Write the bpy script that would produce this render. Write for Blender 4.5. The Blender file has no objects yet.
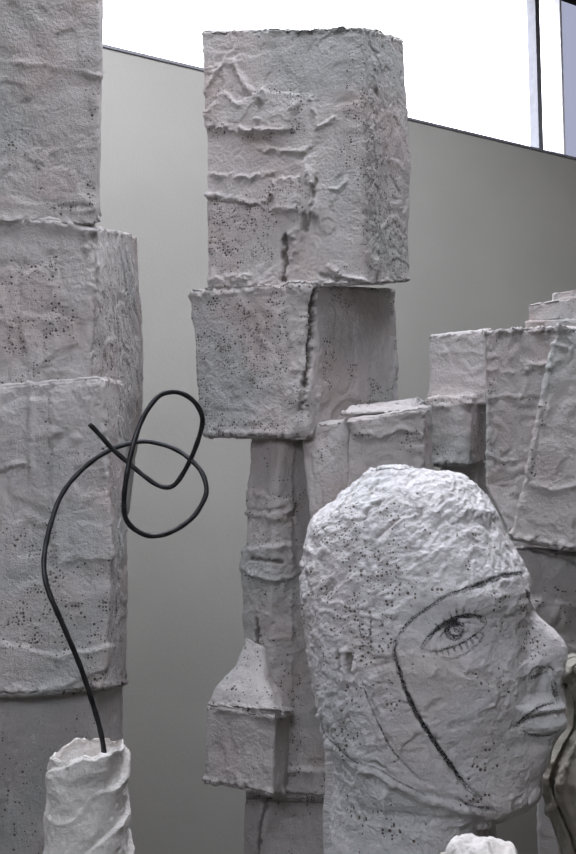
import bpy, math, random
import numpy as np
from mathutils import Vector
from mathutils.bvhtree import BVHTree

# ------------------------------------------------------------------ camera
SC = bpy.context.scene
COL = SC.collection
F, W, H = 900.0, 576.0, 854.0
PITCH = math.radians(5.5)
CAM = np.array([0.0, 0.0, 1.6])
cd = bpy.data.cameras.new('camera'); co = bpy.data.objects.new('camera', cd); COL.objects.link(co)
cd.sensor_fit = 'VERTICAL'; cd.sensor_height = 24.0; cd.lens = F / H * 24.0
cd.clip_start = 0.02; cd.clip_end = 100
co.location = CAM; co.rotation_euler = (math.pi / 2 + PITCH, 0, 0)
SC.camera = co

# ------------------------------------------------------------------ view, world
SC.view_settings.view_transform = 'Standard'; SC.view_settings.look = 'None'
SC.view_settings.gamma = 1.0; SC.view_settings.use_curve_mapping = False
SC.view_settings.exposure = 0.12
SC.cycles.use_denoising = True
SC.cycles.max_bounces = 8; SC.cycles.diffuse_bounces = 5
SC.cycles.sample_clamp_indirect = 6

SKY = 7.6
w = bpy.data.worlds.new('overcast_sky'); SC.world = w; w.use_nodes = True
bg = w.node_tree.nodes['Background']; bg.inputs[0].default_value = (0.90, 0.915, 1.0, 1); bg.inputs[1].default_value = SKY
# overcast sky above, dim warm ground below the horizon
_n = w.node_tree.nodes; _l = w.node_tree.links
_tc = _n.new('ShaderNodeTexCoord'); _sp = _n.new('ShaderNodeSeparateXYZ'); _mr = _n.new('ShaderNodeMapRange'); _mx = _n.new('ShaderNodeMix'); _mx.data_type = 'RGBA'
_l.new(_tc.outputs['Generated'], _sp.inputs[0]); _l.new(_sp.outputs[2], _mr.inputs[0]); _mr.inputs[1].default_value = -.06; _mr.inputs[2].default_value = .04
_l.new(_mr.outputs[0], _mx.inputs[0]); _mx.inputs[6].default_value = (.10, .095, .085, 1); _mx.inputs[7].default_value = (0.90, 0.915, 1.0, 1)
_l.new(_mx.outputs[2], bg.inputs[0])

CEIL = 4.2
SKYL = (-1.2, 1.5, 0.5, 2.5)      # skylight opening x0,x1,y0,y1
def portal(loc, rot, sx, sy):
    l = bpy.data.lights.new('sky_portal', 'AREA'); l.shape = 'RECTANGLE'; l.size = sx; l.size_y = sy
    l.cycles.is_portal = True
    o = bpy.data.objects.new('sky_portal', l); COL.objects.link(o); o.location = loc; o.rotation_euler = rot
portal(((SKYL[0]+SKYL[1])/2, (SKYL[2]+SKYL[3])/2, CEIL+0.02), (0, 0, 0), SKYL[1]-SKYL[0], SKYL[3]-SKYL[2])

# ------------------------------------------------------------------ helpers
def at(px, py, Y):
    d = np.array([(px - W/2)/F, math.cos(PITCH) - (H/2-py)/F*math.sin(PITCH), math.sin(PITCH) + (H/2-py)/F*math.cos(PITCH)])
    return CAM + d * (Y / d[1])
def ray(px, py):
    d = np.array([(px - W/2)/F, math.cos(PITCH) - (H/2-py)/F*math.sin(PITCH), math.sin(PITCH) + (H/2-py)/F*math.cos(PITCH)])
    return d / np.linalg.norm(d)
def proj(P):
    Q = P - CAM
    dep = Q[:, 1]*math.cos(PITCH) + Q[:, 2]*math.sin(PITCH)
    up = -Q[:, 1]*math.sin(PITCH) + Q[:, 2]*math.cos(PITCH)
    return W/2 + F*Q[:, 0]/dep, H/2 - F*up/dep

def h3(ix, iy, iz, s):
    n = (ix*374761393 + iy*668265263 + iz*2147483647*7 + s*974634777) & 0xffffffff
    n = ((n ^ (n >> 13)) * 1274126177) & 0xffffffff
    n = ((n ^ (n >> 16)) * 2246822519) & 0xffffffff
    return ((n ^ (n >> 15)) & 0xffffff) / float(0xffffff) * 2 - 1
def noise(P, s=0):
    I = np.floor(P).astype(np.int64); f = P - I; f = f*f*f*(f*(f*6-15)+10)
    x, y, z = I[:, 0], I[:, 1], I[:, 2]; fx, fy, fz = f[:, 0], f[:, 1], f[:, 2]
    def L(a, b, t): return a + (b-a)*t
    c = [[[h3(x+i, y+j, z+k, s) for k in (0, 1)] for j in (0, 1)] for i in (0, 1)]
    return L(L(L(c[0][0][0], c[1][0][0], fx), L(c[0][1][0], c[1][1][0], fx), fy),
             L(L(c[0][0][1], c[1][0][1], fx), L(c[0][1][1], c[1][1][1], fx), fy), fz)
def fbm(P, oct=4, s=0, g=0.5):
    r = 0; a = 1; t = 0
    for o in range(oct):
        r = r + a*noise(P*(2.03**o) + 17.3*o, s+o); t += a; a *= g
    return r/t
def ridged(P, oct=3, s=0):
    r = 0; a = 1; t = 0
    for o in range(oct):
        r = r + a*(1-np.abs(noise(P*(2.1**o)+9.1*o, s+o)))**2.5; t += a; a *= .55
    return r/t
def sst(x): x = np.clip(x, 0, 1); return x*x*(3-2*x)
def seg_dist(X, Y, pl, closed=False):
    d = np.full(X.shape, 1e9); pts = list(pl) + ([pl[0]] if closed else [])
    for (a, b), (c, e) in zip(pts[:-1], pts[1:]):
        vx, vy = c-a, e-b; t = np.clip(((X-a)*vx+(Y-b)*vy)/(vx*vx+vy*vy+1e-9), 0, 1)
        d = np.minimum(d, np.hypot(X-a-t*vx, Y-b-t*vy))
    return d
def inside(X, Y, pl):
    r = np.zeros(X.shape, bool); n = len(pl)
    for i in range(n):
        (a, b), (c, e) = pl[i], pl[(i+1) % n]
        if b == e: continue
        k = ((b > Y) != (e > Y)) & (X < (c-a)*(Y-b)/(e-b)+a)
        r ^= k
    return r

def mesh_grid(name, P, mat, parent=None, attr=None, suv=None, capa=True, capb=True):
    """P: (R, N, 3) grid closed in columns"""
    R, N, _ = P.shape
    V = P.reshape(-1, 3)
    ext = []
    a = np.arange(R*N).reshape(R, N); b = np.roll(a, -1, 1)
    quads = np.stack([a[:-1], b[:-1], b[1:], a[1:]], -1).reshape(-1, 4)
    tris = []
    if capa: ext.append(P[0].mean(0)); c = R*N; tris.append(np.stack([b[0], a[0], np.full(N, c)], -1))
    if capb: ext.append(P[-1].mean(0)); c = R*N+len(ext)-1; tris.append(np.stack([a[-1], b[-1], np.full(N, c)], -1))
    if ext: V = np.vstack([V, ext])
    T = np.concatenate(tris) if tris else np.zeros((0, 3), int)
    me = bpy.data.meshes.new(name)
    me.vertices.add(len(V)); me.vertices.foreach_set('co', V.astype(np.float32).ravel())
    loops = np.concatenate([quads.ravel(), T.ravel()]).astype(np.int32)
    me.loops.add(len(loops)); me.loops.foreach_set('vertex_index', loops)
    npoly = len(quads)+len(T)
    me.polygons.add(npoly)
    st = np.concatenate([np.arange(len(quads))*4, len(quads)*4+np.arange(len(T))*3]).astype(np.int32)
    me.polygons.foreach_set('loop_start', st)
    me.update(calc_edges=True); me.validate()
    me.polygons.foreach_set('use_smooth', np.ones(len(me.polygons), bool))
    def put(nm, arr):
        A = me.attributes.new(nm, 'FLOAT_VECTOR', 'POINT')
        full = np.zeros((len(V), 3), np.float32); full[:R*N] = arr.reshape(-1, 3)
        for k in range(len(ext)): full[R*N+k] = full[0 if k == 0 and capa else R*N-1]
        A.data.foreach_set('vector', full.ravel())
    if attr is not None: put('feat', attr)
    if suv is not None: put('suv', suv)
    me.materials.append(mat)
    o = bpy.data.objects.new(name, me); COL.objects.link(o)
    if parent is not None:
        o.parent = parent
        o.matrix_parent_inverse = parent.matrix_world.inverted()
    return o
def grid_normals(P):
    dc = np.roll(P, -1, 1)-np.roll(P, 1, 1)
    dr = np.gradient(P, axis=0)
    n = np.cross(dc, dr); l = np.linalg.norm(n, axis=2, keepdims=True); n = n/np.maximum(l, 1e-12)
    bad = (l[..., 0] < 1e-12); n[bad] = (0, 0, 1)
    return n
def thing(name, label, cat, loc, group=None):
    o = bpy.data.objects.new(name, None); COL.objects.link(o); o.empty_display_size = .1
    o.location = loc; o['label'] = label; o['category'] = cat
    if group: o['group'] = group
    bpy.context.view_layer.update()
    return o

# features in photo coordinates are baked on the surface that faces the viewer
def apply_feats(V, Nn, feats, seed):
    X, Y = proj(V); facing = ((V-CAM)*Nn).sum(1) < 0
    h = np.zeros(len(V)); pore = np.zeros(len(V)); dark = np.zeros(len(V)); weave = np.zeros(len(V))
    Pn = V*60.0
    wob1 = fbm(Pn, 3, seed+50); wob2 = noise(V*330, seed+60)
    amod = sst(fbm(V*32+70, 3, seed+64, .65)*1.7+.5)
    Xw = X + 3.0*wob1 + 1.2*wob2; Yw = Y + 3.0*fbm(Pn+40, 3, seed+70) + 1.2*noise(V*330+9, seed+61)
    for f in feats:
        k = f[0]
        if k in ('ridge', 'crack', 'groove', 'stain'):
            pl, wd, am = f[1], f[2], f[3]
            xs = [p[0] for p in pl]; ys = [p[1] for p in pl]
            m = facing & (X > min(xs)-20) & (X < max(xs)+20) & (Y > min(ys)-20) & (Y < max(ys)+20)
            if not m.any(): continue
            d = seg_dist(Xw[m], Yw[m], pl)
            g = np.exp(-(d/wd)**2)
            if k == 'ridge': h[m] += am*g*(1+.18*wob2[m])*(.25+1.1*amod[m])
            elif k == 'groove': h[m] -= am*g
            elif k == 'stain': dark[m] = np.maximum(dark[m], am*g*(.5+.8*np.abs(wob1[m])))
            else:
                g2 = sst(1.6-d/wd*1.0); h[m] -= am*g2; dark[m] = np.maximum(dark[m], g2*f[4] if len(f) > 4 else g2*.9)
        elif k == 'patch':
            pl, am = f[1], f[2]
            xs = [p[0] for p in pl]; ys = [p[1] for p in pl]
            m = facing & (X > min(xs)-14) & (X < max(xs)+14) & (Y > min(ys)-14) & (Y < max(ys)+14)
            if not m.any(): continue
            d = seg_dist(Xw[m], Yw[m], pl, True)*np.where(inside(Xw[m], Yw[m], pl), 1, -1)
            h[m] += am*sst(d/2.0+.5) + am*1.0*np.exp(-((d-2.5)/2.5)**2)*(.5+.6*wob2[m])*(.1+1.1*amod[m])
            pore[m] = np.maximum(pore[m], .35*np.exp(-((d+3)/4)**2))
        elif k == 'sink':
            pl, wd, am = f[1], f[2], f[3]
            d = seg_dist(X, Y, pl, True)*np.where(inside(X, Y, pl), 1, -1)
            h -= facing*am*sst(d/wd)
        elif k in ('pore', 'weave', 'bump', 'lump'):
            cx, cy, rx, ry, am = f[1:6]
            g = np.exp(-(((X-cx)/rx)**2+((Y-cy)/ry)**2)) * facing
            if k == 'pore': pore = np.maximum(pore, am*g)
            elif k == 'weave': weave = np.maximum(weave, am*g)
            else: h = h + am*g
    return h, pore, dark, weave

def plaster_disp(V, amp, seed, scale=1.0):
    """layered trowelled plaster over cloth: swells, wrinkles, grains"""
    S = scale
    h = .0060*fbm(V*5*S, 3, seed) + .0016*fbm(V*20*S, 3, seed+5)
    Wp = V*20*S + 1.6*np.stack([noise(V*26*S, seed+9), noise(V*26*S+5, seed+10), noise(V*26*S+8, seed+11)], 1)
    r = ridged(Wp, 4, seed+12); m = sst(fbm(V*5*S+3, 2, seed+14)*1.9+.25)
    h = h + .0030*(r-.45)*m
    m2 = sst(fbm(V*8*S+31, 2, seed+15)*2+.35)
    h = h + .0013*fbm(V*75*S, 3, seed+20, .65)*(.45+m2) + .0006*noise(V*310*S, seed+21)
    # scattered torn-edge terraces
    t = fbm(V*9*S+11, 3, seed+30)*2.2; fr = t-np.floor(t)
    h = h + .0019*sst(fr*14)*(1-sst((fr-.35)*2.2))*1.0
    return h*amp

def rounded_ring(c, rr, cnts):
    """c: four 3D corners [BL, FL, FR, BR]; fixed counts per edge keep rings in step"""
    out = []; n = len(c)
    for i in range(n):
        a = c[i]; b = c[(i+1) % n]; z = c[(i+2) % n]
        L = np.linalg.norm(b-a); L2 = np.linalg.norm(z-b)
        r0 = min(rr, L*.4); r1 = min(rr, L*.4, L2*.4)
        e = (b-a)/L; A = a+e*r0; B = b-e*r1
        t = np.linspace(0, 1, cnts[i], endpoint=False)[:, None]
        out.append(A+(B-A)*t)
        e2 = (z-b)/L2; Cc = b+e2*min(rr, L2*.4)
        na = 7
        t = np.linspace(0, 1, na, endpoint=False)[:, None]
        out.append((1-t)**2*B+2*t*(1-t)*b+t*t*Cc)
    return np.concatenate(out)

def block(name, parent, mat, contours, res=.0035, rr=.012, re=.008, amp=1.0, feats=(), seed=0, pore=.25, weave=.2, fk=1.0, scale=1.0, rim=.002):
    """contours bottom -> top, each [BL, FL, FR, BR] of 3D points"""
    cs = [np.array(c) for c in contours]
    cnt = []
    for i in range(4):
        L = max(np.linalg.norm(c[(i+1) % 4]-c[i]) for c in cs)
        r = res if i in (1, 2) else res*2.2
        if i == 0: r = res*1.4
        cnt.append(max(6, int(L/r)))
    rings = [rounded_ring(c, rr, cnt) for c in cs]
    hs = [np.linalg.norm((rings[i+1]-rings[i]).mean(0)) for i in range(len(rings)-1)]
    rows = []
    for i in range(len(rings)-1):
        n = max(3, int(hs[i]/res))
        for t in np.linspace(0, 1, n, endpoint=(i == len(rings)-2)):
            rows.append(rings[i]*(1-t)+rings[i+1]*t)
    rows = np.array(rows)
    def cap(ring, sgn):
        out = []; c = ring.mean(0); rad = np.linalg.norm(ring-c, axis=1).mean()
        k = 5
        base = ring.copy()
        for a in np.linspace(0, math.pi/2, k+1)[1:]:
            ins = re*(1-math.cos(a)); up = re*math.sin(a)
            out.append(base+(c-base)*(ins/rad)+np.array([0, 0, sgn*up]))
        last = out[-1]
        m = max(5, int(rad/(res*2)))
        for t in np.linspace(0, 1, m+1)[1:-1]:
            out.append(last+(c+np.array([0, 0, sgn*re])-last)*t)
        return out
    top = cap(rows[-1]-np.array([0, 0, re]), 1); bot = cap(rows[0]+np.array([0, 0, re]), -1)
    nb, nt = len(bot), len(top)
    mid = rows[(1 if len(rows) > 4 else 0):]
    mid = mid[:-1] if len(mid) > 4 else mid
    P = np.concatenate([np.array(bot[::-1]), mid, np.array(top)])
    Rr, N, _ = P.shape
    Nn = grid_normals(P)
    V = P.reshape(-1, 3); n = Nn.reshape(-1, 3)
    fh, fp, fd, fw = apply_feats(V, n, feats, seed)
    h = plaster_disp(V, amp, seed, scale)+fh*fk
    # lumpy rims
    rowi = np.repeat(np.arange(Rr), N)
    e1 = np.exp(-((rowi-nb)*res/.010)**2)+np.exp(-((rowi-(Rr-nt))*res/.010)**2)
    h = h + e1*rim*(.4+1.6*noise(V*85, seed+90)+1.0*noise(V*230, seed+91))
    V2 = V + n*h[:, None]
    V2 = V2 + .004*amp*np.stack([fbm(V*4, 2, seed+80), fbm(V*4+5, 2, seed+81), fbm(V*4+9, 2, seed+82)], 1)
    pm = sst(fbm(V*11, 3, seed+33)*1.8+.15)*pore*1.5 + fp*1.1 + pore*.9*e1
    wm = sst(fbm(V*8+4, 2, seed+35)*2+.2)*weave + fw
    # surface coordinates in metres
    dcol = np.linalg.norm(np.roll(P, -1, 1)-P, axis=2); u = np.cumsum(dcol, 1)-dcol
    midu = u[Rr//2][None, :].repeat(Rr, 0)
    suv = np.stack([midu, P[..., 2], np.full((Rr, N), seed*1.7)], -1)
    return mesh_grid(name, V2.reshape(Rr, N, 3), mat, parent, np.stack([pm, fd, wm], 1), suv)

def q(FL, FR, BR):
    a, b, c = at(*FL), at(*FR), at(*BR)
    return [a+c-b, a, b, c]
def drop(c, z, dx=0.0):
    o = []
    ctr = np.mean(c, 0)
    for p in c:
        v = np.array(p)+(np.array(p)-ctr)*dx; v[2] = z; o.append(v)
    return o

# ------------------------------------------------------------------ materials
def nt(name):
    m = bpy.data.materials.new(name); m.use_nodes = True
    t = m.node_tree; b = t.nodes['Principled BSDF']
    return m, t, b
class G:
    def __init__(s, t): s.t = t
    def n(s, typ, **k):
        x = s.t.nodes.new(typ)
        for a, v in k.items():
            if a.startswith('_'): setattr(x, a[1:], v)
        return x
    def l(s, a, b): s.t.links.new(a, b)
    def math(s, op, a, b=None, clamp=False):
        x = s.t.nodes.new('ShaderNodeMath'); x.operation = op; x.use_clamp = clamp
        for i, v in enumerate((a, b)):
            if v is None: continue
            if isinstance(v, (int, float)): x.inputs[i].default_value = v
            else: s.l(v, x.inputs[i])
        return x.outputs[0]
    def ramp(s, v, lo, hi):
        x = s.t.nodes.new('ShaderNodeMapRange'); x.interpolation_type = 'SMOOTHSTEP'
        s.l(v, x.inputs[0]); x.inputs[1].default_value = lo; x.inputs[2].default_value = hi
        return x.outputs[0]
    def mix(s, f, a, b):
        x = s.t.nodes.new('ShaderNodeMix'); x.data_type = 'RGBA'
        if isinstance(f, (int, float)): x.inputs[0].default_value = f
        else: s.l(f, x.inputs[0])
        for i, v in ((6, a), (7, b)):
            if isinstance(v, tuple): x.inputs[i].default_value = (*v, 1)
            else: s.l(v, x.inputs[i])
        return x.outputs[2]
    def noise(s, vec, sc, det=3, rough=.55):
        x = s.t.nodes.new('ShaderNodeTexNoise'); x.inputs['Scale'].default_value = sc
        x.inputs['Detail'].default_value = det; x.inputs['Roughness'].default_value = rough
        s.l(vec, x.inputs['Vector']); return x.outputs[0]

def plaster(name, base=(.62, .60, .60), tint=(.60, .545, .53), cool=(.52, .54, .55), hole=(.11, .095, .085), pitch=.0062, bump=1.0, dk=2.3):
    m, t, b = nt(name); g = G(t)
    geo = g.n('ShaderNodeNewGeometry').outputs['Position']
    fa = g.n('ShaderNodeAttribute'); fa.attribute_name = 'feat'
    sep = g.n('ShaderNodeSeparateXYZ'); g.l(fa.outputs['Vector'], sep.inputs[0])
    pore, dark, weave = sep.outputs
    sa = g.n('ShaderNodeAttribute'); sa.attribute_name = 'suv'
    suv = sa.outputs['Vector']
    n1 = g.noise(geo, 7, 4); n2 = g.noise(geo, 3.1, 3)
    c = g.mix(g.ramp(n1, .45, .68), base, tint)
    c = g.mix(g.ramp(n2, .48, .66), c, cool)
    n3 = g.noise(geo, 34, 5, .7)
    c = g.mix(g.math('MULTIPLY', g.ramp(n3, .54, .74), .35), c, tuple(x*.72 for x in tint))
    # open gauze holes and pits: near-regular grid of small dark holes, thinned at random
    vm = g.n('ShaderNodeVectorMath'); vm.operation = 'MULTIPLY'; vm.inputs[1].default_value = (1/pitch, 1/pitch, 1)
    g.l(suv, vm.inputs[0])
    vo = g.n('ShaderNodeTexVoronoi'); vo.inputs['Scale'].default_value = 1; vo.inputs['Randomness'].default_value = .75
    g.l(vm.outputs[0], vo.inputs['Vector'])
    sc = g.n('ShaderNodeSeparateColor'); g.l(vo.outputs['Color'], sc.inputs[0])
    npat = g.noise(geo, 42, 2)
    dens = g.math('MULTIPLY', g.math('MULTIPLY', pore, dk), g.ramp(npat, .34, .66))
    size = g.math('MULTIPLY', g.math('SUBTRACT', dens, g.math('MULTIPLY', sc.outputs[0], .85)), 1.0)   # hole radius
    size = g.math('MINIMUM', size, g.math('ADD', g.math('MULTIPLY', g.math('MULTIPLY', sc.outputs[1], sc.outputs[1]), .22), .26))
    hol = g.ramp(g.math('SUBTRACT', size, vo.outputs['Distance']), -.03, .12)
    hol = g.math('MULTIPLY', hol, .95)
    c = g.mix(g.math('MULTIPLY', g.math('MULTIPLY', dens, g.ramp(g.noise(geo, 130, 3), .42, .62)), .22, clamp=True), c, tuple(x*.5 for x in tint))
    # fine weave
    sv = g.n('ShaderNodeSeparateXYZ'); g.l(suv, sv.inputs[0])
    k = 2*math.pi/.0036
    wx = g.math('SINE', g.math('MULTIPLY', sv.outputs[0], k)); wy = g.math('SINE', g.math('MULTIPLY', sv.outputs[1], k))
    wv = g.math('MULTIPLY', g.math('MULTIPLY', wx, wy), weave)
    allhole = g.math('MAXIMUM', hol, dark, clamp=True)
    c = g.mix(allhole, c, hole)
    g.l(c, b.inputs['Base Color'])
    b.inputs['Roughness'].default_value = .88; b.inputs['Specular IOR Level'].default_value = .25
    f1 = g.noise(geo, 160, 4, .6); f2 = g.noise(geo, 480, 2)
    hgt = g.math('ADD', g.math('MULTIPLY', f1, .0042*bump), g.math('MULTIPLY', f2, .0012*bump))
    hgt = g.math('ADD', hgt, g.math('MULTIPLY', wv, .0011))
    hgt = g.math('SUBTRACT', hgt, g.math('MULTIPLY', hol, .0012))
    bp = g.n('ShaderNodeBump'); bp.inputs['Distance'].default_value = 1.0; bp.inputs['Strength'].default_value = .8
    g.l(hgt, bp.inputs['Height']); g.l(bp.outputs[0], b.inputs['Normal'])
    return m
M_tower = plaster('tower_plaster', base=(.535, .505, .50), tint=(.50, .445, .43), cool=(.44, .45, .445))
M_head = plaster('head_plaster', base=(.70, .685, .70), tint=(.64, .59, .58), cool=(.63, .64, .65), dk=1.8, pitch=.0040, hole=(.17, .14, .125), bump=.75)
M_stump = plaster('stump_plaster', base=(.70, .68, .66), tint=(.62, .57, .54), cool=(.62, .62, .60), pitch=.003, bump=.6)
M_drape = plaster('shade_toned_plaster_cloth', base=(.33, .315, .275), tint=(.31, .27, .23), cool=(.28, .285, .26), pitch=.003, bump=.5)  # darker than the other plaster: shadow on the draped form put into its colour

def simple(name, col, rough=.6, metal=0.0, var=.08, sc=30, bump=0.0, bsc=200):
    m, t, b = nt(name); g = G(t)
    geo = g.n('ShaderNodeNewGeometry').outputs['Position']
    n = g.noise(geo, sc, 4)
    c = g.mix(g.ramp(n, .35, .65), tuple(x*(1-var) for x in col), tuple(min(1, x*(1+var)) for x in col))
    g.l(c, b.inputs['Base Color']); b.inputs['Roughness'].default_value = rough; b.inputs['Metallic'].default_value = metal
    if bump:
        bp = g.n('ShaderNodeBump'); bp.inputs['Distance'].default_value = bump
        g.l(g.noise(geo, bsc, 3), bp.inputs['Height']); g.l(bp.outputs[0], b.inputs['Normal'])
    return m
M_wall = simple('painted_wall', (.455, .448, .415), .8, var=.03, sc=2.5, bump=.0007, bsc=90)
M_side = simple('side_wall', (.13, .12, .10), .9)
M_floor = simple('concrete_floor', (.045, .04, .03), .7, var=.15, sc=5)
M_wire = simple('dark_steel', (.035, .035, .038), .42, .6, .35, 60, .0004, 400)
M_frame = simple('grey_frame', (.22, .22, .25), .5)
M_jamb = simple('jamb_paint', (.88, .88, .92), .7)
M_char, t_, b_ = nt('charcoal')
g_ = G(t_); geo_ = g_.n('ShaderNodeNewGeometry').outputs['Position']
b_.inputs['Base Color'].default_value = (.09, .09, .10, 1); b_.inputs['Roughness'].default_value = .95
tr_ = g_.n('ShaderNodeBsdfTransparent'); mx_ = g_.n('ShaderNodeMixShader')
g_.l(g_.math('MULTIPLY', g_.ramp(g_.noise(geo_, 700, 3, .7), .38, .62), .38), mx_.inputs[0]); g_.l(tr_.outputs[0], mx_.inputs[1]); g_.l(b_.outputs[0], mx_.inputs[2])
g_.l(mx_.outputs[0], t_.nodes['Material Output'].inputs[0])
M_smudge, t_, b_ = nt('charcoal_smudge')
g_ = G(t_); geo_ = g_.n('ShaderNodeNewGeometry').outputs['Position']
b_.inputs['Base Color'].default_value = (.10, .10, .11, 1); b_.inputs['Roughness'].default_value = .95
tr_ = g_.n('ShaderNodeBsdfTransparent'); mx_ = g_.n('ShaderNodeMixShader')
g_.l(g_.math('MULTIPLY', g_.ramp(g_.noise(geo_, 450, 3, .7), .36, .66), .30), mx_.inputs[0]); g_.l(tr_.outputs[0], mx_.inputs[1]); g_.l(b_.outputs[0], mx_.inputs[2])
g_.l(mx_.outputs[0], t_.nodes['Material Output'].inputs[0])
M_glass, t_, b_ = nt('window_glass')
g_ = G(t_); tr_ = g_.n('ShaderNodeBsdfTransparent'); tr_.inputs[0].default_value = (.96, .98, 1, 1)
gl_ = g_.n('ShaderNodeBsdfGlossy'); gl_.inputs[1].default_value = .05; mx_ = g_.n('ShaderNodeMixShader'); mx_.inputs[0].default_value = .06
g_.l(tr_.outputs[0], mx_.inputs[1]); g_.l(gl_.outputs[0], mx_.inputs[2]); g_.l(mx_.outputs[0], t_.nodes['Material Output'].inputs[0])

# ------------------------------------------------------------------ structure
def poly(name, verts, faces, mat, parent=None, kind='structure', **props):
    me = bpy.data.meshes.new(name); me.from_pydata([tuple(v) for v in verts], [], faces); me.update(); me.materials.append(mat)
    o = bpy.data.objects.new(name, me); COL.objects.link(o)
    if parent is not None: o.parent = parent; o.matrix_parent_inverse = parent.matrix_world.inverted()
    if kind and parent is None: o['kind'] = kind
    for k, v in props.items(): o[k] = v
    return o
def prism(name, base, z0, z1, mat, **k):
    n = len(base); v = [(x, y, z0) for x, y in base]+[(x, y, z1) for x, y in base]
    f = [list(range(n))[::-1], list(range(n, 2*n))]+[[i, (i+1) % n, n+(i+1) % n, n+i] for i in range(n)]
    return poly(name, v, f, mat, **k)

# wall line recovered from its top edge, level and seen at two places
def wall_top(Y0):
    a = at(105, 48, 1.0)-CAM; b = at(576, 160, 1.0)-CAM; c = at(288, 92, 1.0)-CAM
    z = c[2]*Y0
    return a*(z/a[2])+CAM, b*(z/b[2])+CAM
A, B = wall_top(3.5)
ZT = A[2]
wd = (B-A)[:2]; wd = wd/np.linalg.norm(wd); wn = np.array([-wd[1], wd[0]])       # outward normal (away from camera)
def wp(s, o=0.0): p = A[:2]+wd*s+wn*o; return (p[0], p[1])
SB = (B-A)[:2] @ wd
S0, S1 = -2.2, 4.2
prism('wall_back', [wp(S0), wp(S1), wp(S1, .12), wp(S0, .12)], 0, ZT, M_wall)
prism('trim_1', [wp(S0, -.006), wp(S1, -.006), wp(S1, .12), wp(S0, .12)], ZT, ZT+.011, M_frame)
# window above: mullion, second pane, jamb
def wall_s(px, o=0.0):
    d = ray(px, 100)[:2]; M = np.array([[wd[0], -d[0]], [wd[1], -d[1]]]); return np.linalg.solve(M, -(A[:2]+wn*o))[0]
sm = wall_s(538.5, .04); sj = wall_s(567)
WT = CEIL
win = poly('window_1', [(*wp(S0, .06), ZT+.011), (*wp(sj, .06), ZT+.011), (*wp(sj, .06), WT), (*wp(S0, .06), WT)], [[0, 1, 2, 3]], M_glass)
prism('window_frame', [wp(sm-.014, .03), wp(sm+.014, .03), wp(sm+.014, .09), wp(sm-.014, .09)], ZT+.011, WT, M_frame, parent=win)
sm2 = sm-2.3
prism('window_frame', [wp(sm2-.014, .03), wp(sm2+.014, .03), wp(sm2+.014, .09), wp(sm2-.014, .09)], ZT+.011, WT, M_frame, parent=win)
prism('trim_2', [wp(sj, .03), wp(sj+.012, .03), wp(sj+.012, .12), wp(sj, .12)], ZT+.011, WT, M_jamb)
M_tint = M_glass.copy(); M_tint.name = 'grey_tinted_glass'
M_tint.node_tree.nodes['Transparent BSDF'].inputs[0].default_value = (.055, .057, .070, 1)  # added pane: tint dims the sky behind to the brightness of a pale jamb
poly('jamb_tone_pane', [(*wp(sj+.012, .06), ZT+.011), (*wp(S1, .06), ZT+.011), (*wp(S1, .06), WT), (*wp(sj+.012, .06), WT)], [[0, 1, 2, 3]], M_tint)
c0, c1 = wp(S0), wp(S1)
XL, XR, YB = -2.4, c1[0], -.45
s0 = (XL-A[0])/wd[0]; cL = wp(s0)
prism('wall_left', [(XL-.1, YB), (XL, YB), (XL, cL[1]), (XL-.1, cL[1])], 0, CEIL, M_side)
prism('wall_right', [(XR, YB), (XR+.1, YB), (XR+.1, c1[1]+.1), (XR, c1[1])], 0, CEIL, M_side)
FILL_WIN = (-1.0, -0.15, 1.95, 2.8)           # window added out of view to fill head and near pieces: x0,x1,z0,z1
a0, a1, b0_, b1_ = FILL_WIN
rv = [(XL-.1, 0), (XR+.1, 0), (XR+.1, CEIL), (XL-.1, CEIL), (a0, b0_), (a1, b0_), (a1, b1_), (a0, b1_)]
rv = [(x, YB, z) for x, z in rv]+[(x, YB-.1, z) for x, z in rv]
_f = [[0, 1, 5, 4], [1, 2, 6, 5], [2, 3, 7, 6], [3, 0, 4, 7]]
poly('wall_rear', rv, _f+[[i+8 for i in f[::-1]] for f in _f]+[[4, 5, 13, 12], [5, 6, 14, 13], [6, 7, 15, 14], [7, 4, 12, 15]]+[[0, 8, 9, 1], [1, 9, 10, 2], [2, 10, 11, 3], [3, 11, 8, 0]], M_side)
portal(((a0+a1)/2, YB-.02, (b0_+b1_)/2), (-math.pi/2, 0, 0), a1-a0, b1_-b0_)
poly('added_fill_window', [(a0, YB-.05, b0_), (a1, YB-.05, b0_), (a1, YB-.05, b1_), (a0, YB-.05, b1_)], [[0, 1, 2, 3]], M_glass)
prism('floor', [(XL-.1, YB-.1), (XR+.1, YB-.1), (XR+.1, c1[1]+.2), (XL-.1, cL[1]+.2)], -.08, 0, M_floor)
x0, x1, y0, y1 = SKYL
def cpoly(b): return b
YF = c1[1]+.2
vv = [(XL-.1, YB-.1), (XR+.1, YB-.1), (XR+.1, YF), (XL-.1, cL[1]+.1), (x0, y0), (x1, y0), (x1, y1), (x0, y1)]
cv = [(x, y, CEIL) for x, y in vv]+[(x, y, CEIL+.15) for x, y in vv]
fs = [[0, 1, 5, 4], [1, 2, 6, 5], [2, 3, 7, 6], [3, 0, 4, 7]]
ff = fs+[[i+8 for i in f[::-1]] for f in fs]+[[4, 5, 13, 12], [5, 6, 14, 13], [6, 7, 15, 14], [7, 4, 12, 15]]+[[0, 8, 9, 1], [1, 9, 10, 2], [2, 10, 11, 3], [3, 11, 8, 0]]
poly('ceiling', cv, ff, M_side)
pc = wp((S0+sj)/2, .03)
portal((pc[0], pc[1], (ZT+WT)/2), (math.pi/2, 0, math.atan2(wd[1], wd[0])), sj-S0, WT-ZT)

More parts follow.
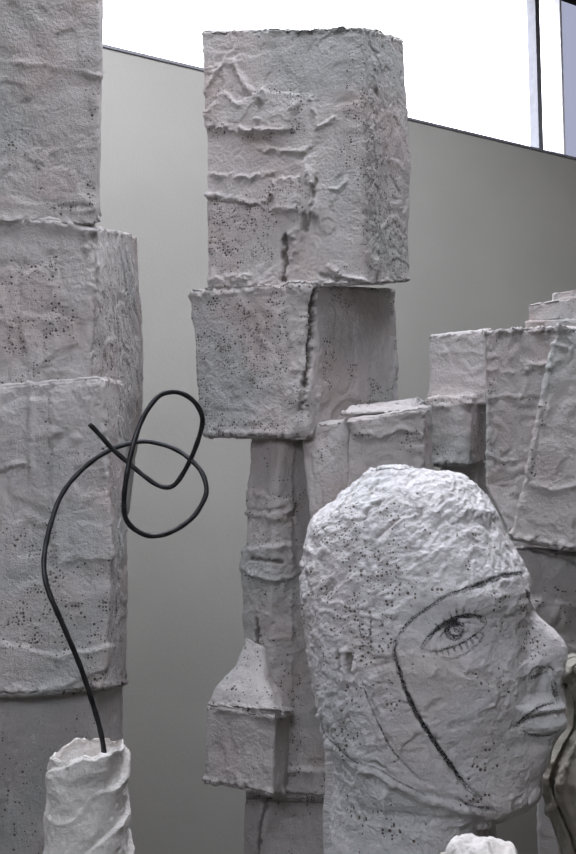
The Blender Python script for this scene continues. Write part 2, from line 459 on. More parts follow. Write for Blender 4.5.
# ------------------------------------------------------------------ left tower
t = thing('plaster_tower', 'tall plaster block tower at the left edge of the frame, behind the bent wire', 'sculpture', (-.65, 1.95, 0), 'stacked plaster block towers')
LY = 1.603
c_b = q((-190, 745, LY+.04), (99, 742, LY+.04), (122, 742, 2.0))
block('block', t, M_tower, [drop(c_b, 0), q((-190, 702, LY+.04), (97, 688, LY+.04), (124, 684, 2.0))], seed=11, res=.0045, pore=.25, weave=.3,
      feats=[('ridge', [(8, 720), (6, 830)], 3, .003), ('pore', 10, 780, 10, 60, .5), ('stain', [(-5, 760), (40, 800), (60, 720)], 18, .10)])
block('block', t, M_tower, [q((-190, 700, LY), (104, 690, LY), (126, 684, 2.0)), q((-190, 560, LY), (114, 555, LY), (127, 555, 1.86)), q((-190, 402, LY), (101, 377, LY), (123, 383, 1.83))], seed=12, pore=.3, weave=.35, rr=.008,
      feats=[('ridge', [(-5, 472), (30, 462), (32, 400)], 2.5, .004), ('crack', [(-5, 472), (20, 466), (30, 462)], 1.6, .003, .5), ('ridge', [(30, 380), (33, 480)], 3, .004),
             ('patch', [(50, 392), (104, 380), (102, 440), (112, 500), (114, 560), (56, 565), (52, 480)], .0025), ('pore', 70, 455, 12, 8, .6), ('pore', 50, 600, 26, 26, .9), ('pore', 25, 630, 40, 30, .55),
             ('patch', [(-10, 640), (60, 655), (113, 645), (108, 668), (60, 692), (-10, 700)], .004), ('ridge', [(0, 690), (50, 694), (104, 682)], 4, .004), ('stain', [(20, 670), (60, 665)], 7, .25),
             ('stain', [(0, 440), (45, 470), (45, 540)], 14, .12), ('pore', 110, 600, 12, 60, .4), ('ridge', [(64, 565), (62, 660)], 3, .0015)])
block('block', t, M_tower, [q((-190, 520, 1.615), (97, 530, 1.615), (126, 534, 2.14)), q((-190, 380, 1.615), (94, 385, 1.615), (144, 400, 2.14)), q((-190, 214, 1.615), (90, 224, 1.615), (138, 238, 2.14))], seed=13, pore=.42, weave=.35, rr=.01, rim=.003,
      feats=[('pore', 118, 300, 20, 30, 1.1), ('pore', 122, 370, 16, 50, .9), ('pore', 105, 340, 10, 40, .7), ('pore', 55, 270, 8, 30, .8), ('pore', 68, 315, 12, 20, .7), ('pore', 15, 385, 25, 5, .9),
             ('ridge', [(-5, 222), (40, 222), (88, 232)], 5, .005), ('ridge', [(52, 225), (53, 280), (48, 330)], 3, .002), ('ridge', [(88, 232), (86, 250)], 5, .006), ('crack', [(95, 236), (93, 300), (92, 400)], 1.2, .002, .35),
             ('groove', [(0, 385), (30, 395), (60, 380), (100, 376)], 4, .003), ('patch', [(20, 272), (56, 262), (58, 352), (35, 372), (22, 340)], .002), ('stain', [(25, 390), (60, 372), (72, 345)], 5, .25),
             ('pore', 8, 440, 16, 30, .4)])
block('block', t, M_tower, [q((-190, 219, 1.61), (97, 226, 1.61), (98, 214, 1.86)), q((-190, 60, 1.61), (101, 60, 1.61), (102, 60, 1.86)), q((-190, -150, 1.61), (101, -150, 1.61), (101, -150, 1.86))], seed=14, pore=.22, weave=.25, rr=.007, rim=.003,
      feats=[('ridge', [(-5, 62), (40, 66), (100, 76)], 2.2, .0022), ('crack', [(60, 205), (90, 206)], 2, .003, .35), ('pore', 37, 170, 5, 26, 1.2), ('pore', 10, 150, 14, 22, .8), ('pore', 90, 180, 10, 36, .8), ('pore', 60, 208, 30, 8, .9), ('pore', 86, 58, 10, 8, .7), ('stain', [(88, 100), (92, 112)], 4, .4),
             ('pore', 90, 110, 8, 20, .7), ('stain', [(8, 0), (50, 12), (60, 22)], 2.5, .2), ('patch', [(42, 150), (84, 145), (84, 198), (42, 200)], .0012), ('lump', 86, 206, 12, 10, .006)])

# ------------------------------------------------------------------ central tower
t = thing('plaster_tower', 'central plaster tower crowned by a big upright rectangular block against the window', 'sculpture', (.02, 2.1, 0), 'stacked plaster block towers')
CY = 1.95
# lower shaft
block('block', t, M_tower, [drop(q((242, 830, CY+.0), (262, 830, CY-.07), (395, 825, CY+.08)), 0), q((244, 798, CY+.0), (264, 798, CY-.05), (400, 800, CY+.1))], seed=21, res=.005, pore=.2, weave=.3,
      feats=[('crack', [(270, 795), (262, 822), (259, 860)], 2.0, .004, .7), ('ridge', [(300, 800), (300, 854)], 3, .001)])
block('block', t, M_tower, [q((244, 800, CY+.0), (276, 800, CY-.05), (400, 800, CY+.1)), q((243, 600, CY+.00), (268, 600, CY-.05), (400, 600, CY+.10)), q((249, 432, CY+.02), (282, 430, CY-.05), (400, 430, CY+.10))], seed=22, pore=.3, weave=.4,
      feats=[('patch', [(236, 485), (280, 500), (300, 500), (285, 522), (240, 515)], .004), ('crack', [(256, 559), (280, 562)], 1.8, .004, .8), ('patch', [(240, 548), (290, 545), (300, 575), (270, 585), (243, 570)], .006),
             ('crack', [(242, 506), (262, 512), (285, 508)], 1.5, .003, .35), ('crack', [(258, 620), (259, 660), (261, 690), (276, 720), (273, 780), (270, 800)], 1.7, .005, .8), ('pore', 262, 650, 5, 40, .8), ('patch', [(270, 437), (292, 437), (291, 640), (268, 640)], .002),
             ('ridge', [(292, 440), (290, 740)], 2.0, .0025), ('patch', [(282, 767), (345, 768), (345, 795), (276, 790)], .007), ('ridge', [(280, 770), (345, 768)], 3, .003), ('pore', 294, 505, 8, 12, .8), ('pore', 250, 515, 12, 8, .6), ('pore', 278, 722, 5, 10, 1.2),
             ('ridge', [(285, 495), (330, 500)], 3, .002), ('lump', 242, 575, 6, 22, .008), ('lump', 246, 480, 8, 20, .006), ('stain', [(296, 505), (310, 540)], 6, .15)])
# small side box with sloped plaster roof
block('side_block', t, M_tower, [q((204, 780, 1.86), (272, 795, 1.80), (300, 793, 2.02)), q((208, 705, 1.86), (276, 716, 1.80), (300, 716, 2.02))], seed=23, pore=.12, weave=.3, rr=.01, rim=.003,
      feats=[('ridge', [(208, 780), (240, 788), (270, 795)], 3.5, .004), ('ridge', [(208, 706), (240, 712), (272, 720)], 3.5, .004)])
block('sloped_cap', t, M_tower, [q((206, 707, 1.86), (279, 718, 1.80), (302, 716, 2.02)), q((213, 688, 1.87), (272, 700, 1.825), (296, 696, 2.03)), q((232, 670, 1.89), (262, 680, 1.86), (290, 674, 2.04)), q((244, 640, 1.93), (262, 648, 1.905), (285, 645, 2.04))], seed=24, pore=.3, weave=.2, rr=.02, amp=1.1, rim=.003,
      feats=[('pore', 277, 712, 6, 12, 1.3), ('stain', [(270, 700), (277, 716)], 3, .6), ('lump', 268, 712, 9, 7, .006), ('crack', [(208, 712), (240, 716), (272, 722)], 2, .002, .3)])
# second block
block('block', t, M_tower, [q((203, 436, 1.96), (306, 438, 1.84), (400, 420, 2.10)), q((189, 291, 1.96), (306, 285, 1.84), (396, 289, 2.10))], seed=25, pore=.30, weave=.3, rr=.006, rim=.003,
      feats=[('pore', 250, 345, 26, 26, 1.25), ('pore', 215, 350, 20, 18, 1.15), ('pore', 232, 310, 30, 9, .9), ('pore', 205, 390, 8, 14, .9), ('pore', 262, 375, 20, 22, .8), ('pore', 300, 400, 7, 22, 1.2), ('pore', 272, 325, 14, 20, .8), ('pore', 255, 425, 50, 6, .7),
             ('stain', [(246, 378), (252, 380)], 5, .55), ('crack', [(313, 290), (311, 330), (307, 370), (304, 385)], 2.1, .010, 1.0), ('crack', [(304, 385), (302, 410)], 2.4, .004, .6), ('lump', 304, 398, 10, 16, .007), ('lump', 303, 290, 14, 10, .010), ('lump', 303, 425, 14, 12, .007),
             ('ridge', [(189, 296), (250, 292), (300, 288)], 3, .004), ('ridge', [(205, 432), (260, 434), (300, 428)], 3, .003), ('crack', [(218, 433), (300, 437)], 1.4, .003, .4), ('patch', [(354, 292), (392, 292), (394, 402), (356, 404)], .002),
             ('ridge', [(317, 300), (316, 420)], 2.5, .0025), ('pore', 328, 355, 6, 40, .8), ('pore', 340, 300, 10, 10, .5), ('weave', 375, 350, 22, 50, 1.0), ('weave', 250, 330, 60, 40, .7), ('pore', 380, 388, 18, 9, .6), ('patch', [(288, 320), (306, 320), (302, 372), (290, 372)], .002)])
# pillar between second block and shaft, right shoulder block
block('block', t, M_tower, [q((316, 560, 1.84), (350, 560, 1.82), (362, 560, 2.1)), q((300, 425, 1.87), (349, 420, 1.83), (362, 420, 2.1))], seed=26, pore=.25, weave=.5, rr=.008, rim=.002,
      feats=[('ridge', [(319, 440), (319, 520)], 2.2, .002), ('pore', 322, 455, 6, 20, .5)])
block('side_block', t, M_tower, [q((349, 560, 1.78), (424, 560, 1.80), (436, 560, 2.02)), q((349, 421, 1.78), (424, 409, 1.80), (430, 404, 2.02))], seed=27, pore=.25, weave=.3, rr=.006, rim=.002,
      feats=[('patch', [(340, 400), (424, 400), (423, 436), (405, 432), (380, 440), (352, 436)], .004), ('pore', 365, 440, 16, 6, .9), ('pore', 412, 440, 12, 10, .8), ('weave', 390, 460, 40, 30, 1.0), ('pore', 345, 430, 8, 12, .8)])
block('plaster_lip', t, M_tower, [q((341, 416, 1.79), (413, 410, 1.80), (424, 404, 1.97)), q((352, 407, 1.84), (410, 401, 1.85), (421, 400, 1.98))], seed=28, pore=.2, weave=.2, rr=.012, rim=.004, re=.004)
# top block
block('block', t, M_tower, [q((207, 290, 1.94), (363, 285, 1.82), (412, 282, 2.06)), q((204, 160, 1.94), (362, 160, 1.82), (411, 160, 2.06)), q((200, 31, 1.94), (362, 27, 1.82), (405, 40, 2.06))], seed=29, res=.0026, pore=.25, weave=.35, rr=.02, amp=.8, fk=1.25, rim=.003,
      feats=[('patch', [(205, 112), (225, 90), (240, 104), (262, 92), (300, 94), (296, 132), (250, 135), (206, 126)], .0035), ('ridge', [(226, 60), (214, 78), (205, 92)], 2, .003), ('ridge', [(232, 62), (248, 90), (262, 100)], 2.5, .004), ('ridge', [(262, 92), (258, 120)], 3, .006),
             ('ridge', [(294, 95), (290, 128), (258, 133), (210, 128)], 2.6, .005), ('ridge', [(262, 150), (300, 152), (312, 148)], 2.3, .004), ('ridge', [(205, 175), (250, 178), (290, 168), (310, 160)], 2.3, .004), ('ridge', [(206, 196), (240, 200), (262, 205), (275, 190)], 2.8, .005),
             ('crack', [(206, 199), (240, 203), (262, 207)], 1.4, .002, .25), ('ridge', [(306, 160), (312, 185), (315, 215)], 3, .008), ('lump', 309, 175, 7, 12, .008), ('crack', [(316, 180), (314, 205), (308, 225)], 1.5, .003, .55), ('crack', [(303, 215), (306, 228)], 3, .004, .6),
             ('crack', [(286, 236), (285, 280)], 2.2, .006, .75), ('ridge', [(290, 236), (302, 230), (292, 260)], 3, .004), ('ridge', [(312, 188), (340, 190), (348, 178)], 2, .003), ('patch', [(272, 180), (300, 176), (298, 212), (274, 210)], .003),
             ('ridge', [(310, 95), (318, 130), (335, 120)], 2, .003), ('ridge', [(320, 40), (318, 100)], 2, .0012), ('groove', [(357, 50), (357, 275)], 6, .002), ('ridge', [(376, 40), (372, 150), (378, 270)], 4, .003),
             ('pore', 240, 220, 34, 20, .85), ('pore', 230, 250, 20, 24, .9), ('pore', 262, 252, 22, 10, .7), ('pore', 350, 100, 6, 70, .55), ('pore', 362, 130, 10, 50, .9), ('pore', 380, 200, 14, 60, .8), ('pore', 400, 250, 10, 26, .8), ('pore', 370, 230, 12, 40, .6),
             ('weave', 280, 235, 80, 40, 1.0), ('weave', 345, 90, 10, 60, .8), ('stain', [(364, 110), (368, 170)], 5, .22), ('stain', [(382, 150), (384, 230)], 6, .15), ('crack', [(320, 276), (362, 283)], 1.5, .003, .4), ('ridge', [(208, 278), (260, 280), (300, 272)], 4, .005),
             ('ridge', [(330, 268), (345, 278), (362, 280)], 3, .004), ('ridge', [(212, 240), (214, 275)], 3, .003)])

# ------------------------------------------------------------------ right group
t = thing('plaster_tower', 'far plaster stack with a stepped top near the wall at right', 'sculpture', (.98, 3.0, 0), 'stacked plaster block towers')
RB = 2.95
block('block', t, M_tower, [drop(q((524, 340, RB), (640, 330, RB+.1), (660, 330, RB+.3)), 0), q((524, 321, RB), (640, 318, RB+.1), (660, 318, RB+.3))], seed=41, res=.008, pore=.2, rr=.01)
block('block', t, M_tower, [q((527, 322, RB+.02), (640, 318, RB+.1), (660, 318, RB+.28)), q((528, 304, RB+.02), (640, 286, RB+.1), (660, 285, RB+.28))], seed=42, res=.006, pore=.2, rr=.01)
block('block', t, M_tower, [q((552, 302, RB+.05), (640, 290, RB+.12), (660, 290, RB+.26)), q((553, 294, RB+.05), (640, 277, RB+.12), (660, 277, RB+.26))], seed=43, res=.006, pore=.2, rr=.01, re=.005)

t = thing('plaster_tower', 'short plaster tower, square block over a bulging box, right of central tower', 'sculpture', (.43, 2.3, 0), 'stacked plaster block towers')
block('block', t, M_tower, [drop(q((436, 560, 2.28), (480, 560, 2.26), (489, 560, 2.45)), 0), q((440, 462, 2.26), (478, 462, 2.24), (489, 462, 2.45))], seed=44, res=.006, pore=.2)
block('block', t, M_tower, [q((424, 466, 2.15), (468, 466, 2.13), (489, 458, 2.34)), q((424, 398, 2.15), (470, 396, 2.15), (488, 392, 2.34))], seed=45, pore=.2, weave=.3, rr=.02, re=.010,
      feats=[('ridge', [(424, 404), (445, 408), (470, 402)], 3, .006), ('pore', 445, 400, 22, 5, .8), ('pore', 480, 430, 6, 30, .7), ('lump', 440, 462, 22, 5, .004)])
block('block', t, M_tower, [q((430, 404, 2.22), (488, 404, 2.20), (494, 404, 2.42)), q((428, 335, 2.22), (484, 329, 2.20), (490, 329, 2.42))], seed=46, pore=.2, weave=.3, rr=.006, rim=.003,
      feats=[('ridge', [(430, 352), (460, 350), (480, 352)], 2.5, .002), ('ridge', [(430, 396), (450, 398), (480, 392)], 3, .004), ('pore', 450, 398, 20, 4, .9)])

t = thing('plaster_tower', 'narrow tapering plaster slab left of the leaning slab, top edge frayed', 'sculpture', (.53, 2.05, 0), 'stacked plaster block towers')
R3 = 2.02
block('block', t, M_tower, [drop(q((556, 780, R3), (600, 780, R3+.12), (615, 780, R3+.26)), 0), q((556, 740, R3), (600, 740, R3+.12), (615, 740, R3+.26)), q((511, 560, R3), (560, 560, R3+.12), (575, 560, R3+.26)), q((506, 528, R3), (562, 528, R3+.12), (577, 528, R3+.26)), q((487, 486, R3), (565, 486, R3+.12), (578, 486, R3+.26)),
      q((486, 410, R3), (566, 410, R3+.12), (580, 410, R3+.26)), q((481, 331, R3), (562, 328, R3+.12), (578, 328, R3+.26))], seed=47, pore=.2, weave=.35, rr=.006, rim=.004,
      feats=[('ridge', [(480, 333), (520, 331), (558, 329)], 3, .004), ('ridge', [(483, 370), (510, 374), (530, 370)], 2, .002), ('patch', [(523, 364), (550, 362), (545, 398), (523, 396)], .002), ('ridge', [(523, 363), (549, 364)], 2.5, .004), ('ridge', [(486, 400), (520, 396)], 2, .0025),
             ('crack', [(486, 350), (489, 400), (494, 470)], 1.0, .001, .25), ('pore', 492, 385, 8, 8, .8), ('pore', 492, 430, 4, 30, .5), ('ridge', [(484, 450), (500, 462), (520, 460)], 2, .002), ('ridge', [(490, 485), (530, 484)], 2, .0015), ('pore', 500, 345, 16, 8, .5),
             ('pore', 510, 500, 20, 10, .3)])

t = thing('plaster_tower', 'leaning plaster slab tower at the right frame edge with a bright slanted seam', 'sculpture', (.62, 1.75, 0), 'stacked plaster block towers')
R4 = 1.60
block('block', t, M_tower, [drop(q((556, 840, R4+.02), (640, 840, R4+.04), (650, 840, R4+.15)), 0), q((556, 770, R4+.02), (650, 770, R4+.04), (660, 770, R4+.15)), q((515, 700, R4+.02), (660, 700, R4+.04), (670, 700, R4+.15)), q((524, 640, R4+.02), (660, 640, R4+.04), (670, 640, R4+.15)), q((508, 545, R4+.02), (650, 560, R4+.04), (660, 560, R4+.15))], seed=48, pore=.2, weave=.3,
      feats=[('ridge', [(530, 605), (545, 595), (556, 600), (576, 606)], 4, .006), ('ridge', [(556, 598), (552, 620)], 3, .005), ('pore', 540, 598, 14, 8, .6), ('pore', 558, 596, 6, 10, .7), ('stain', [(553, 608), (552, 616)], 2, .5), ('ridge', [(505, 560), (560, 575)], 3, .0015),
             ('crack', [(518, 545), (540, 552), (576, 562)], 1.6, .003, .5), ('lump', 550, 610, 22, 16, .008), ('ridge', [(545, 655), (576, 645)], 3, .003)])
block('block', t, M_tower, [q((509, 539, R4), (655, 566, R4-.02), (665, 560, R4+.14)), q((524, 482, R4), (660, 482, R4-.02), (668, 482, R4+.14)), q((540, 405, R4), (660, 405, R4-.02), (668, 405, R4+.14)), q((556, 327, R4), (650, 331, R4-.02), (658, 331, R4+.14))], seed=49, pore=.15, weave=.35, rr=.006, rim=.004,
      feats=[('ridge', [(557, 330), (541, 404), (526, 480), (512, 535)], 2.0, .003), ('ridge', [(554, 345), (566, 350), (576, 352)], 2.2, .004), ('ridge', [(549, 370), (556, 362), (566, 360), (570, 352)], 2.0, .003), ('ridge', [(527, 482), (550, 492), (576, 486)], 2.6, .003),
             ('ridge', [(512, 534), (545, 548), (576, 560)], 3.5, .005), ('pore', 532, 460, 4, 30, .5), ('pore', 542, 420, 4, 30, .5), ('ridge', [(542, 432), (576, 440)], 2, .001), ('ridge', [(570, 500), (572, 540)], 2.5, .002), ('crack', [(520, 543), (576, 566)], 1.3, .002, .3), ('ridge', [(548, 398), (545, 430)], 2, .002)])

def threads(name, parent, lst, seed):
    """loose gauze ends sticking out of torn edges"""
    rnd = random.Random(seed); vs, fs = [], []
    for (x0_, y0_), (x1_, y1_), Y0_, n_, up_ in lst:
        for i in range(n_):
            u = rnd.random(); p = at(x0_+(x1_-x0_)*u, y0_+(y1_-y0_)*u, Y0_); L = rnd.uniform(.004, .011)
            d = np.array([rnd.uniform(-.7, .7)+up_[0], rnd.uniform(-.8, .1), rnd.uniform(-.3, .5)+up_[1]]); d /= np.linalg.norm(d)
            cdir = np.array([rnd.uniform(-1, 1), rnd.uniform(-1, 0), rnd.uniform(-1, 1)])*.5; prev = None
            for k in range(5):
                q_ = p + d*L*(k/4-.25) + cdir*L*(k/4)**2; r_ = .0006*(1-.6*k/4); b = len(vs)
                vs += [q_+np.array([r_, 0, 0]), q_+np.array([-r_*.5, r_*.8, 0]), q_+np.array([-r_*.5, -r_*.8, r_*.3])]
                if prev is not None: fs += [[prev+a, prev+(a+1) % 3, b+(a+1) % 3, b+a] for a in range(3)]
                prev = b
            fs.append([prev, prev+1, prev+2])
    o = poly(name, vs, fs, M_tower, parent=parent); o['kind'] = 'stuff'
T_ = {}
for o_ in bpy.data.objects:
    if o_.get('label'): T_[o_['label'].split()[0]] = o_
threads('loose_threads', T_['central'], [((398, 38), (406, 44), 2.05, 26, (.5, .6)), ((405, 42), (409, 120), 2.06, 26, (.9, 0)), ((201, 32), (199, 60), 1.935, 14, (-.8, .2)), ((352, 437), (423, 436), 1.775, 50, (0, -.9)), ((190, 292), (300, 286), 1.90, 16, (0, .7))], 3)
threads('loose_threads', T_['short'], [((424, 400), (472, 397), 2.135, 60, (0, .3))], 4)
threads('loose_threads', T_['narrow'], [((482, 331), (548, 328), 2.05, 40, (0, .8)), ((524, 364), (548, 363), 2.04, 24, (0, -.6))], 5)
threads('loose_threads', T_['leaning'], [((557, 330), (576, 331), 1.59, 12, (0, .8)), ((556, 332), (515, 525), 1.59, 40, (-.7, .2))], 6)
threads('loose_threads', T_['tall'], [((101, 60), (101, 82), 1.62, 14, (.9, 0)), ((60, 380), (103, 375), 1.60, 20, (0, .4))], 7)

# ------------------------------------------------------------------ head
HY = 1.0
def catm(pts, x):
    xs = np.array([p[0] for p in pts]); ys = np.array([p[1] for p in pts]); m = np.gradient(ys, xs)
    i = np.clip(np.searchsorted(xs, x)-1, 0, len(xs)-2); h = xs[i+1]-xs[i]; t = np.clip((x-xs[i])/h, 0, 1)
    return (2*t**3-3*t**2+1)*ys[i]+(t**3-2*t**2+t)*h*m[i]+(-2*t**3+3*t**2)*ys[i+1]+(t**3-t**2)*h*m[i+1]
LT = [(467, 398), (470, 380), (480, 359), (500, 336), (522, 311), (540, 307), (565, 303), (594, 300), (625, 303), (654, 307), (690, 315), (713, 320), (735, 322), (773, 327), (812, 325), (854, 323), (900, 316), (960, 306)]
RT = [(467, 412), (470, 440), (474, 459), (480, 470), (490, 480), (507, 491), (520, 498), (544, 511), (560, 520), (572, 526), (584, 530.5), (594, 529), (604, 532), (616, 538), (634, 557), (648, 565.5), (660, 566), (668, 564), (681, 560.5), (693, 558), (700, 561), (708, 565.5), (714, 565), (720, 567), (727, 566), (735, 560), (745, 554), (763, 548.5), (780, 541), (793, 541.5), (800, 534), (806, 518), (811, 503), (813, 493), (817, 489), (835, 491), (854, 492), (900, 500), (960, 512)]
BASE = [(467, 412), (470, 440), (474, 459), (480, 470), (490, 480), (507, 491), (520, 498), (544, 511), (572, 525), (600, 530), (630, 532), (680, 534), (720, 538), (763, 540), (780, 538), (793, 538), (800, 532), (806, 518), (811, 503), (813, 493), (817, 489), (835, 491), (854, 492), (960, 512)]
def lin(p, x): return np.interp(x, [a for a, b in p], [b for a, b in p])
rows = np.concatenate([467+12*np.linspace(0, 1, 24)**2, np.linspace(479.6, 795, 330), np.linspace(795.8, 820, 44), np.linspace(821, 960, 90)])
NC = 640
phi = np.linspace(0, 2*math.pi, NC, endpoint=False)
# more samples on the near side: phi=0 forward, phi=-pi/2 toward the camera
phi = phi + .35*np.cos(phi)
YAW = math.radians(20); cy, sy = math.cos(YAW), math.sin(YAW)
pxm = HY/F
rf = 514+(rows-514)*1.06; rb = 514+(rows-514)*.965; rs_ = rows
L_, R_, B_ = catm(LT, rb), catm(RT, rf), catm(BASE, rf)
XC = 408+0*rows; XC = np.where(rows > 790, 408, XC)
half = [(467, .012), (470, .035), (480, .055), (500, .078), (530, .096), (580, .108), (630, .110), (680, .104), (730, .093), (780, .080), (812, .072), (854, .070), (960, .078)]
Wd = catm(half, rows)
P = np.zeros((len(rows), NC, 3))
for i, y in enumerate(rows):
    c, s = np.cos(phi), np.sin(phi)
    xf = (B_[i]-XC[i])*pxm/cy*.97; xb = (XC[i]-L_[i])*pxm/cy*.97
    pf = np.where(c > 0, .86, .92)
    x = np.sign(c)*np.abs(c)**pf*np.where(c > 0, xf, xb)
    yy = np.sign(s)*np.abs(s)**pf*Wd[i]
    # face tapers forward in the lower half
    k = sst((y-620)/140)*(1-sst((y-735)/85))
    yy = yy*(1-.28*k*np.clip(x/max(xf, 1e-3), 0, 1))
    e = max(R_[i]-B_[i], 0)*pxm/cy
    sg = np.interp(rf[i], [595, 620, 650, 670, 690, 705, 730, 750, 790], [.011, .012, .018, .021, .016, .030, .030, .034, .03])
    x = x + np.where(c > 0, e*np.exp(-(yy/sg)**2), 0)
    # to the world: forward = (cos, -sin)
    X = x*cy + yy*sy; Yw = -x*sy + yy*cy
    pc = at(XC[i], y, HY)
    P[i, :, 0] = pc[0]+X; P[i, :, 1] = HY+Yw; P[i, :, 2] = pc[2]
# fit each level's left and right extent to the outline
tL = L_.copy(); tR = R_.copy()
for it in range(6):
    for i, y in enumerate(rows):
        px, py = proj(P[i]); ia, ib = px.argmin(), px.argmax(); a, b = px[ia], px[ib]
        L0 = float(catm(LT, np.array([min(py[ia], 959.)]))[0]); R0 = float(catm(RT, np.array([min(py[ib], 959.)]))[0])
        if y < 472: L0, R0 = L_[i], R_[i]
        t_ = (px-a)/(b-a); tgt = L0+(max(R0, L0+4)-L0)*t_
        P[i, :, 0] += (tgt-px)*P[i, :, 1]/F
P = P[::-1]           # bottom -> top
# NC direction: counter-clockwise seen from above
Nn = grid_normals(P); V = P.reshape(-1, 3); n = Nn.reshape(-1, 3)
ctr = V.mean(0); 
if ((V-ctr)*n).sum() < 0: P = P[:, ::-1]; Nn = grid_normals(P); V = P.reshape(-1, 3); n = Nn.reshape(-1, 3)
hf = [('sink', [(318, 733), (340, 750), (355, 764), (376, 770), (394, 781), (427, 798), (455, 806), (500, 816), (560, 830), (560, 1100), (250, 1100), (250, 760)], 14, .0075), ('bump', 455, 634, 40, 20, -.011), ('bump', 455, 632, 18, 11, .0055), ('bump', 475, 597, 45, 10, .0045), ('bump', 440, 672, 30, 14, .003), ('bump', 500, 640, 16, 26, -.006), ('bump', 475, 700, 40, 34, .006), ('bump', 543, 672, 9, 6, -.003), ('bump', 534, 668, 7, 9, .0035),
      ('bump', 538, 712, 18, 5, .003), ('bump', 540, 727, 16, 6, .0045), ('bump', 528, 760, 20, 16, .002), ('bump', 530, 745, 20, 5, -.003), ('groove', [(514, 727), (530, 719), (550, 714), (563, 712)], 2.5, .003),
      ('groove', [(395, 641), (394, 652), (404, 686), (414, 710), (431, 737), (452, 767), (467, 787), (484, 801)], 2.5, .0026), ('groove', [(322, 731), (340, 749), (355, 762), (376, 766), (394, 778), (427, 796), (455, 802), (490, 810)], 4, .004),
      ('ridge', [(365, 768), (395, 781), (430, 800)], 5, .0035), ('groove', [(360, 677), (370, 704), (382, 731), (394, 752), (421, 781)], 2.5, .0025), ('ridge', [(366, 677), (378, 704), (390, 731), (402, 752)], 4, .002),
      ('ridge', [(390, 615), (398, 636), (385, 655)], 4, .003), ('ridge', [(402, 668), (415, 700), (436, 735)], 4, .002), ('groove', [(521, 574), (482, 583), (445, 597), (424, 611), (407, 624)], 2, .0012), ('ridge', [(418, 545), (421, 570), (419, 600)], 3, .0025),
      ('ridge', [(452, 505), (475, 512), (492, 516)], 4, .003), ('groove', [(462, 522), (480, 525), (492, 530)], 3, .002), ('stain', [(470, 517), (490, 524)], 2, .35),
      ('crack', [(338, 656), (341, 672)], 2.0, .004, .7), ('crack', [(349, 655), (352, 672)], 2.4, .006, .8), ('ridge', [(344, 650), (346, 680)], 3.5, .004), ('ridge', [(357, 655), (356, 680)], 3, .004), ('stain', [(322, 660), (332, 664)], 2, .4),
      ('crack', [(322, 530), (332, 515), (340, 505)], 1.3, .003, .5), ('crack', [(362, 520), (372, 508), (384, 500)], 1.2, .003, .45), ('crack', [(374, 536), (390, 524), (400, 518)], 1.3, .003, .5),
      ('pore', 330, 580, 20, 40, .7), ('pore', 375, 560, 40, 30, .5), ('pore', 500, 600, 30, 10, .4), ('pore', 540, 640, 20, 18, .8), ('pore', 505, 685, 20, 10, .9), ('pore', 498, 615, 12, 14, .9), ('pore', 470, 545, 30, 14, .7), ('pore', 430, 660, 20, 14, .8),
      ('pore', 390, 700, 16, 20, .7), ('pore', 480, 760, 30, 20, .5), ('pore', 390, 830, 24, 18, .9), ('pore', 350, 820, 20, 20, .6), ('pore', 430, 590, 40, 18, .5), ('pore', 350, 690, 30, 20, .5), ('pore', 465, 800, 24, 8, 1.0), ('pore', 470, 570, 30, 14, .6), ('pore', 370, 640, 20, 24, .6),
      ('stain', [(348, 605), (342, 640), (338, 655)], 2.2, .22), ('stain', [(355, 575), (345, 605)], 2.5, .25), ('ridge', [(330, 690), (320, 715)], 3, .003), ('ridge', [(395, 782), (382, 800), (384, 830)], 3, .0025)]
hh, fp, fd, fw = apply_feats(V, n, hf, 300)
X_, Y_ = proj(V)
hair = sst((600-Y_)/40+ .1*0)*sst((430+ (600-Y_)*1.0-X_)/50) + sst((410-X_)/30)*sst((770-Y_)/30)
hair = np.clip(hair, 0, 1)
# trowel strokes running up and over the crown
a_ = math.radians(38)
S1_ = (X_*math.cos(a_)-Y_*math.sin(a_))*pxm; S2_ = (X_*math.sin(a_)+Y_*math.cos(a_))*pxm
Q = np.stack([S1_*28, S2_*95, V[:, 1]*28], 1)
Q += .8*np.stack([noise(V*30, 311), noise(V*30+4, 312), noise(V*30+8, 313)], 1)
h = .0036*fbm(Q, 5, 305, .65)*hair - .0012*hair
h = h + .0045*fbm(V*11, 3, 320) + .0022*fbm(V*45, 4, 321, .65)*(.55+.6*hair) + .0011*fbm(V*150, 3, 323, .65)*(.7+.5*hair) + .0004*noise(V*380, 322)
r = ridged(V*30+1.5*np.stack([noise(V*36, 331), noise(V*36+4, 332), noise(V*36+8, 333)], 1), 4, 334)
h = h + .0034*(r-.45)*(.25+.5*hair+.5*sst((Y_-740)/40))*sst(fbm(V*12+9, 2, 336)*2+.6)
t_ = fbm(V*17+11, 3, 340)*2.4; fr = t_-np.floor(t_)
h = h + .0018*sst(fr*10)*(1-sst((fr-.3)*2.0)) + .0012*fbm(V*75, 4, 341, .65)
edge = sst((Y_-560)/30)*sst((X_-500)/20)*sst((800-Y_)/10)       # keep the profile crisp
h = h*(1-.45*edge) + hh
V2 = V+n*h[:, None]
pm = .10+sst(fbm(V*22, 3, 350)*2+.05)*.5*(.6+.5*hair)+fp*.8
attr = np.stack([pm, np.maximum(fd, .35*hair*sst((-fbm(Q*1.6, 3, 360)-.28)*5)), np.zeros(len(V))], 1)
uu = np.arctan2(V[:, 1]-HY, V[:, 0]-.13)*.12
suv = np.stack([V[:, 0], V[:, 2], V[:, 1]/.0040], 1)
hb = at(410, 900, HY)
t = thing('portrait_bust', 'large white plaster head in profile facing right with charcoal-drawn eye and lips', 'sculpture', (hb[0], HY, 0))
head = mesh_grid('head', V2.reshape(P.shape), M_head, t, attr, suv)
